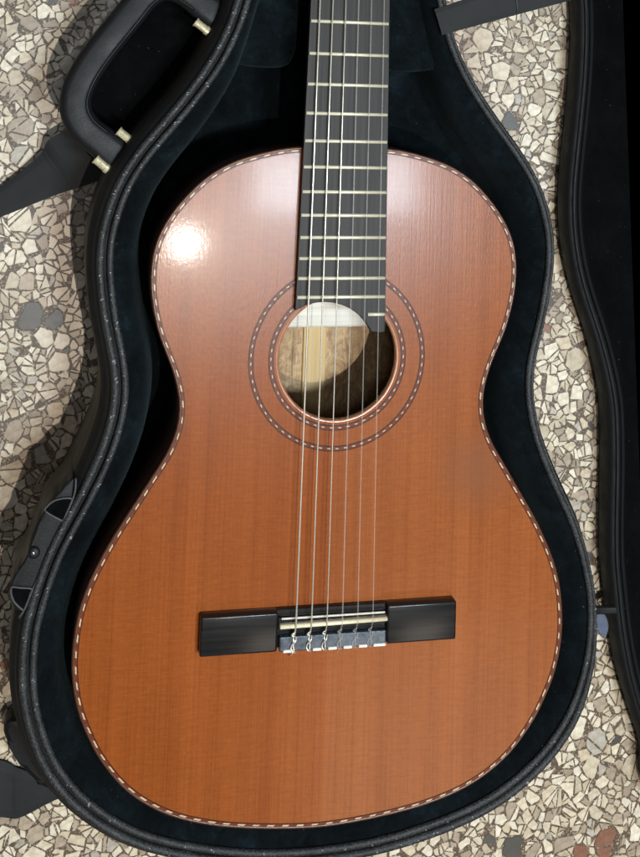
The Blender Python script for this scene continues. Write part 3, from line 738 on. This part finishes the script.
# rosette
def ring_mesh(r0, r1, z, n=128):
    V = []; F = []
    for i in range(n):
        a = 2 * math.pi * i / n; c, s = math.cos(a), math.sin(a)
        for r, zz in ((r0, -0.001), (r0, z), (r1, z), (r1, -0.001)): V.append((HC[0] + r * c, HC[1] + r * s, zz))
        j = (i + 1) % n
        for q in range(3): F.append((i * 4 + q, i * 4 + q + 1, j * 4 + q + 1, j * 4 + q))
    return V, F
def rosette_ring(rc, nm):
    V, F = ring_mesh(rc - 0.0013, rc + 0.0013, 0.00008); band_ = link_mesh(nm, V, F, M['purf_red'], gt)
    for a, b in ((-0.0019, -0.0012), (0.0012, 0.0019)):
        V, F = ring_mesh(rc + a, rc + b, 0.00014); link_mesh('ring_line', V, F, M['purf_dark'], band_)
    n = int(round(2 * math.pi * rc / 0.0060)); V = []; F = []
    for k in range(n):
        a = 2 * math.pi * k / n; b = len(V)
        for (u, v, zz) in V0:
            u *= 0.46; v *= 0.75
            x = HC[0] + (rc + v) * math.cos(a + u / rc); y = HC[1] + (rc + v) * math.sin(a + u / rc); V.append((x, y, zz))
        F += [tuple(q + b for q in f) for f in FB]
    o = link_mesh('ring_inlay', V, F, M['inlay'], band_); o['kind'] = 'stuff'
rosette_ring(0.0618, 'rosette_ring'); rosette_ring(0.0477, 'rosette_ring')
# edge of the sound hole
V = []; F = []
for i in range(NH):
    a = 2 * math.pi * i / NH; c, s = math.cos(a), math.sin(a)
    for r, z in ((HR + 0.0016, 0.00006), (HR + 0.0004, 0.0), (HR - 0.0001, -0.0006), (HR - 0.0001, -0.0046), (HR + 0.004, -0.0048)): V.append((HC[0] + r * c, HC[1] + r * s, z))
    j = (i + 1) % NH
    for q in range(4): F.append((i * 5 + q, i * 5 + q + 1, j * 5 + q + 1, j * 5 + q))
link_mesh('sound_hole_edge', V, F, M['edge'], gt, True)
# inside of the body: centre strip and one cross brace
box('back_strip', -0.0095, 0.0085, 0.02, 0.29, -DEPTH + 0.0025, -DEPTH + 0.0045, M['strip'], gt, 0.0006, 1)
box('back_brace', -0.118, 0.118, 0.1800, 0.2020, -DEPTH + 0.0026, -DEPTH + 0.016, M['spruce'], gt, 0.002, 2)
# neck and fingerboard
def hw(y): return 0.0304 - 0.0154 * (y - 0.325)
neck_prof = 9; V = []; F = []
ys = np.linspace(0.318, 0.65, 14)
for y in ys:
    for k in range(neck_prof):
        a = math.pi * k / (neck_prof - 1); V.append((hw(y) * 0.97 * math.cos(a), y, -0.0001 - 0.021 * math.sin(a)))
for i in range(len(ys) - 1):
    for k in range(neck_prof - 1): F.append((i * neck_prof + k, i * neck_prof + k + 1, (i + 1) * neck_prof + k + 1, (i + 1) * neck_prof + k))
neck = link_mesh('neck', V, F, M['neck'], gt, True)
box('headstock', -0.034, 0.034, 0.655, 0.80, -0.018, 0.002, M['neck'], gt, 0.004)
FT = 0.0075
arcp = []
for x in np.linspace(-hw(0.203), 0.0300, 26):
    cx, cy, r = -0.0120, 0.1745, 0.0390
    dx = x - cx; yy = cy + math.sqrt(max(r * r - dx * dx, 1e-9)); arcp.append((x, max(yy, 0.1925)))
fb = [(-hw(0.65), 0.65)] + [(-hw(y), y) for y in np.linspace(0.60, 0.21, 8)] + arcp + [(hw(0.195), 0.1925)] + [(hw(y), y) for y in np.linspace(0.21, 0.60, 8)] + [(hw(0.65), 0.65)]
board = prism('fingerboard', fb, 0.0003, FT, M['board'], gt, 0.0005, 1)
for k in range(1, 21):
    y = 0.65 * 2 ** (-k / 12); x0, x1 = -hw(y) + 0.0006, hw(y) - 0.0006
    if k == 20: x0 = 0.0195
    n = 6; V = []; F = []
    for x in (x0, x1):
        for q in range(n): a = math.pi * q / (n - 1); V.append((x, y + 0.0012 * math.cos(a), FT - 0.0002 + 0.0012 * math.sin(a)))
    for q in range(n - 1): F.append((q, q + 1, n + q + 1, n + q))
    F += [tuple(range(n)), tuple(range(2 * n - 1, n - 1, -1))]
    link_mesh('fret', V, F, M['fret'], board, True)
box('nut', -hw(0.65), hw(0.65), 0.6502, 0.655, 0.0, 0.0095, M['bone'], gt, 0.0005, 1)
# bridge
bx, y0, y1 = 0.0894, -0.0172, 0.0085
BC = 0.0015
bridge = box('bridge', -0.0376, 0.0398, y0 + 0.0005, y1, 0.0001, 0.0042, M['ebony'], gt, 0.0006, 1)
for (a, b) in ((-bx, -0.0370), (0.0395, bx)):
    bm = bmesh.new(); bmesh.ops.create_cube(bm, size=1.0)
    for v in bm.verts: v.co = Vector(((a + b) / 2 + v.co.x * (b - a), (y0 + y1) / 2 + v.co.y * (y1 - y0), 0.0046 + v.co.z * 0.0090))
    bmesh.ops.bevel(bm, geom=[e for e in bm.edges], offset=0.0015, segments=4, profile=0.5, affect='EDGES')
    from_bm('bridge_wing', bm, M['ebony'], bridge, True)
box('saddle_slot', -0.0368, 0.0393, -0.0036, 0.0042, 0.0040, 0.0078, M['ebony'], bridge, 0.0008, 2)
box('tie_block', -0.0355, 0.0390, y0 - 0.0003, -0.0078, 0.0040, 0.0090, M['block'], bridge, 0.0009, 2)
box('slot_edge', -0.0345, 0.0380, 0.0030, 0.0042, 0.0040, 0.0083, M['ivory'], bridge, 0.0004, 1)
V = []; F = []
for x, yy in ((-0.0358, -0.0003), (0.0388, 0.0006)):
    for q in range(8):
        a = math.pi * q / 7; V.append((x, yy + 0.0014 * math.cos(a), 0.0108 + 0.0014 * math.sin(a)))
    V += [(x, yy - 0.0014, 0.006), (x, yy + 0.0014, 0.006)]
F = [(q, (q + 1) % 10, 10 + (q + 1) % 10, 10 + q) for q in range(10)] + [tuple(range(10)), tuple(range(19, 9, -1))]
link_mesh('saddle', V, F, M['bone'], bridge, True)
sx = [BC - 0.0268 + 0.01072 * k for k in range(6)]; nx_ = [-0.0218 + 0.00872 * k for k in range(6)]
for k in range(5):
    a = sx[k] + 0.0022; b = sx[k + 1] - 0.0024
    if k in (0,): a = sx[0] - 0.0075; b = sx[0] - 0.0012
    box('tie_strip', a, b, y0 - 0.0009, y0 + 0.0010, 0.0060, 0.0094, M['ivory'], bridge, 0.0004, 1)
box('tie_strip', sx[5] + 0.0018, 0.0388, y0 - 0.0009, y0 + 0.0010, 0.0060, 0.0094, M['ivory'], bridge, 0.0004, 1)
rs = random.Random(21)
for k in range(6):
    mt = M['wound'] if k < 3 else M['nylon']; r = (0.00060, 0.00050, 0.00043, 0.00052, 0.00043, 0.00038)[k]
    zs = 0.0126 + 0.0002
    P = [(nx_[k], 0.652, 0.0098), (sx[k] * 0.5 + nx_[k] * 0.5, 0.326, 0.0112), (sx[k], 0.0003, zs)]
    P += [(sx[k] + 0.0001, -0.004, 0.0098), (sx[k] + 0.0003, -0.0068, 0.0076), (sx[k] + 0.0004, -0.0085, 0.0070)]
    tube('string', P, r, mt, gt, 8, True)
    # the knot: over the tie block, round its back edge and twisted on itself
    x = sx[k]; j = rs.uniform(-0.0006, 0.0006)
    K = catmull([(x - 0.0006, -0.0072, 0.0080), (x - 0.0009, -0.0095, 0.0096), (x - 0.0004 + j, -0.0130, 0.0097), (x - 0.0002, y0 + 0.0002, 0.0100), (x + 0.0006, y0 - 0.0012, 0.0084), (x + 0.0018, y0 - 0.0008, 0.0060)], 22)
    tube('string_knot', [tuple(p) for p in K], r * 1.05, mt, gt, 6)
    K = catmull([(x + 0.0012, -0.0078, 0.0090), (x + 0.0004, -0.0104, 0.0104), (x - 0.0016, -0.0125, 0.0099), (x - 0.0024, -0.0150, 0.0097), (x - 0.0010, y0 - 0.0001, 0.0104)], 18)
    tube('string_knot', [tuple(p) for p in K], r * 1.05, mt, gt, 6)
    K = catmull([(x + 0.0007, -0.0052, 0.0086), (x - 0.0012, -0.0058, 0.0094), (x - 0.0020, -0.0068, 0.0088), (x - 0.0002, -0.0077, 0.0092)], 14)
    tube('string_knot', [tuple(p) for p in K], r * 1.05, mt, gt, 6)
    if k in (0, 3):
        K = catmull([(x - 0.0010, y0 - 0.0001, 0.0104), (x - 0.0014, y0 - 0.0030, 0.0070), (x - 0.0010 + (0.0012 if k else -0.0006), y0 - 0.0062, 0.0016)], 14)
        tube('string_end', [tuple(p) for p in K], r, mt, gt, 6)
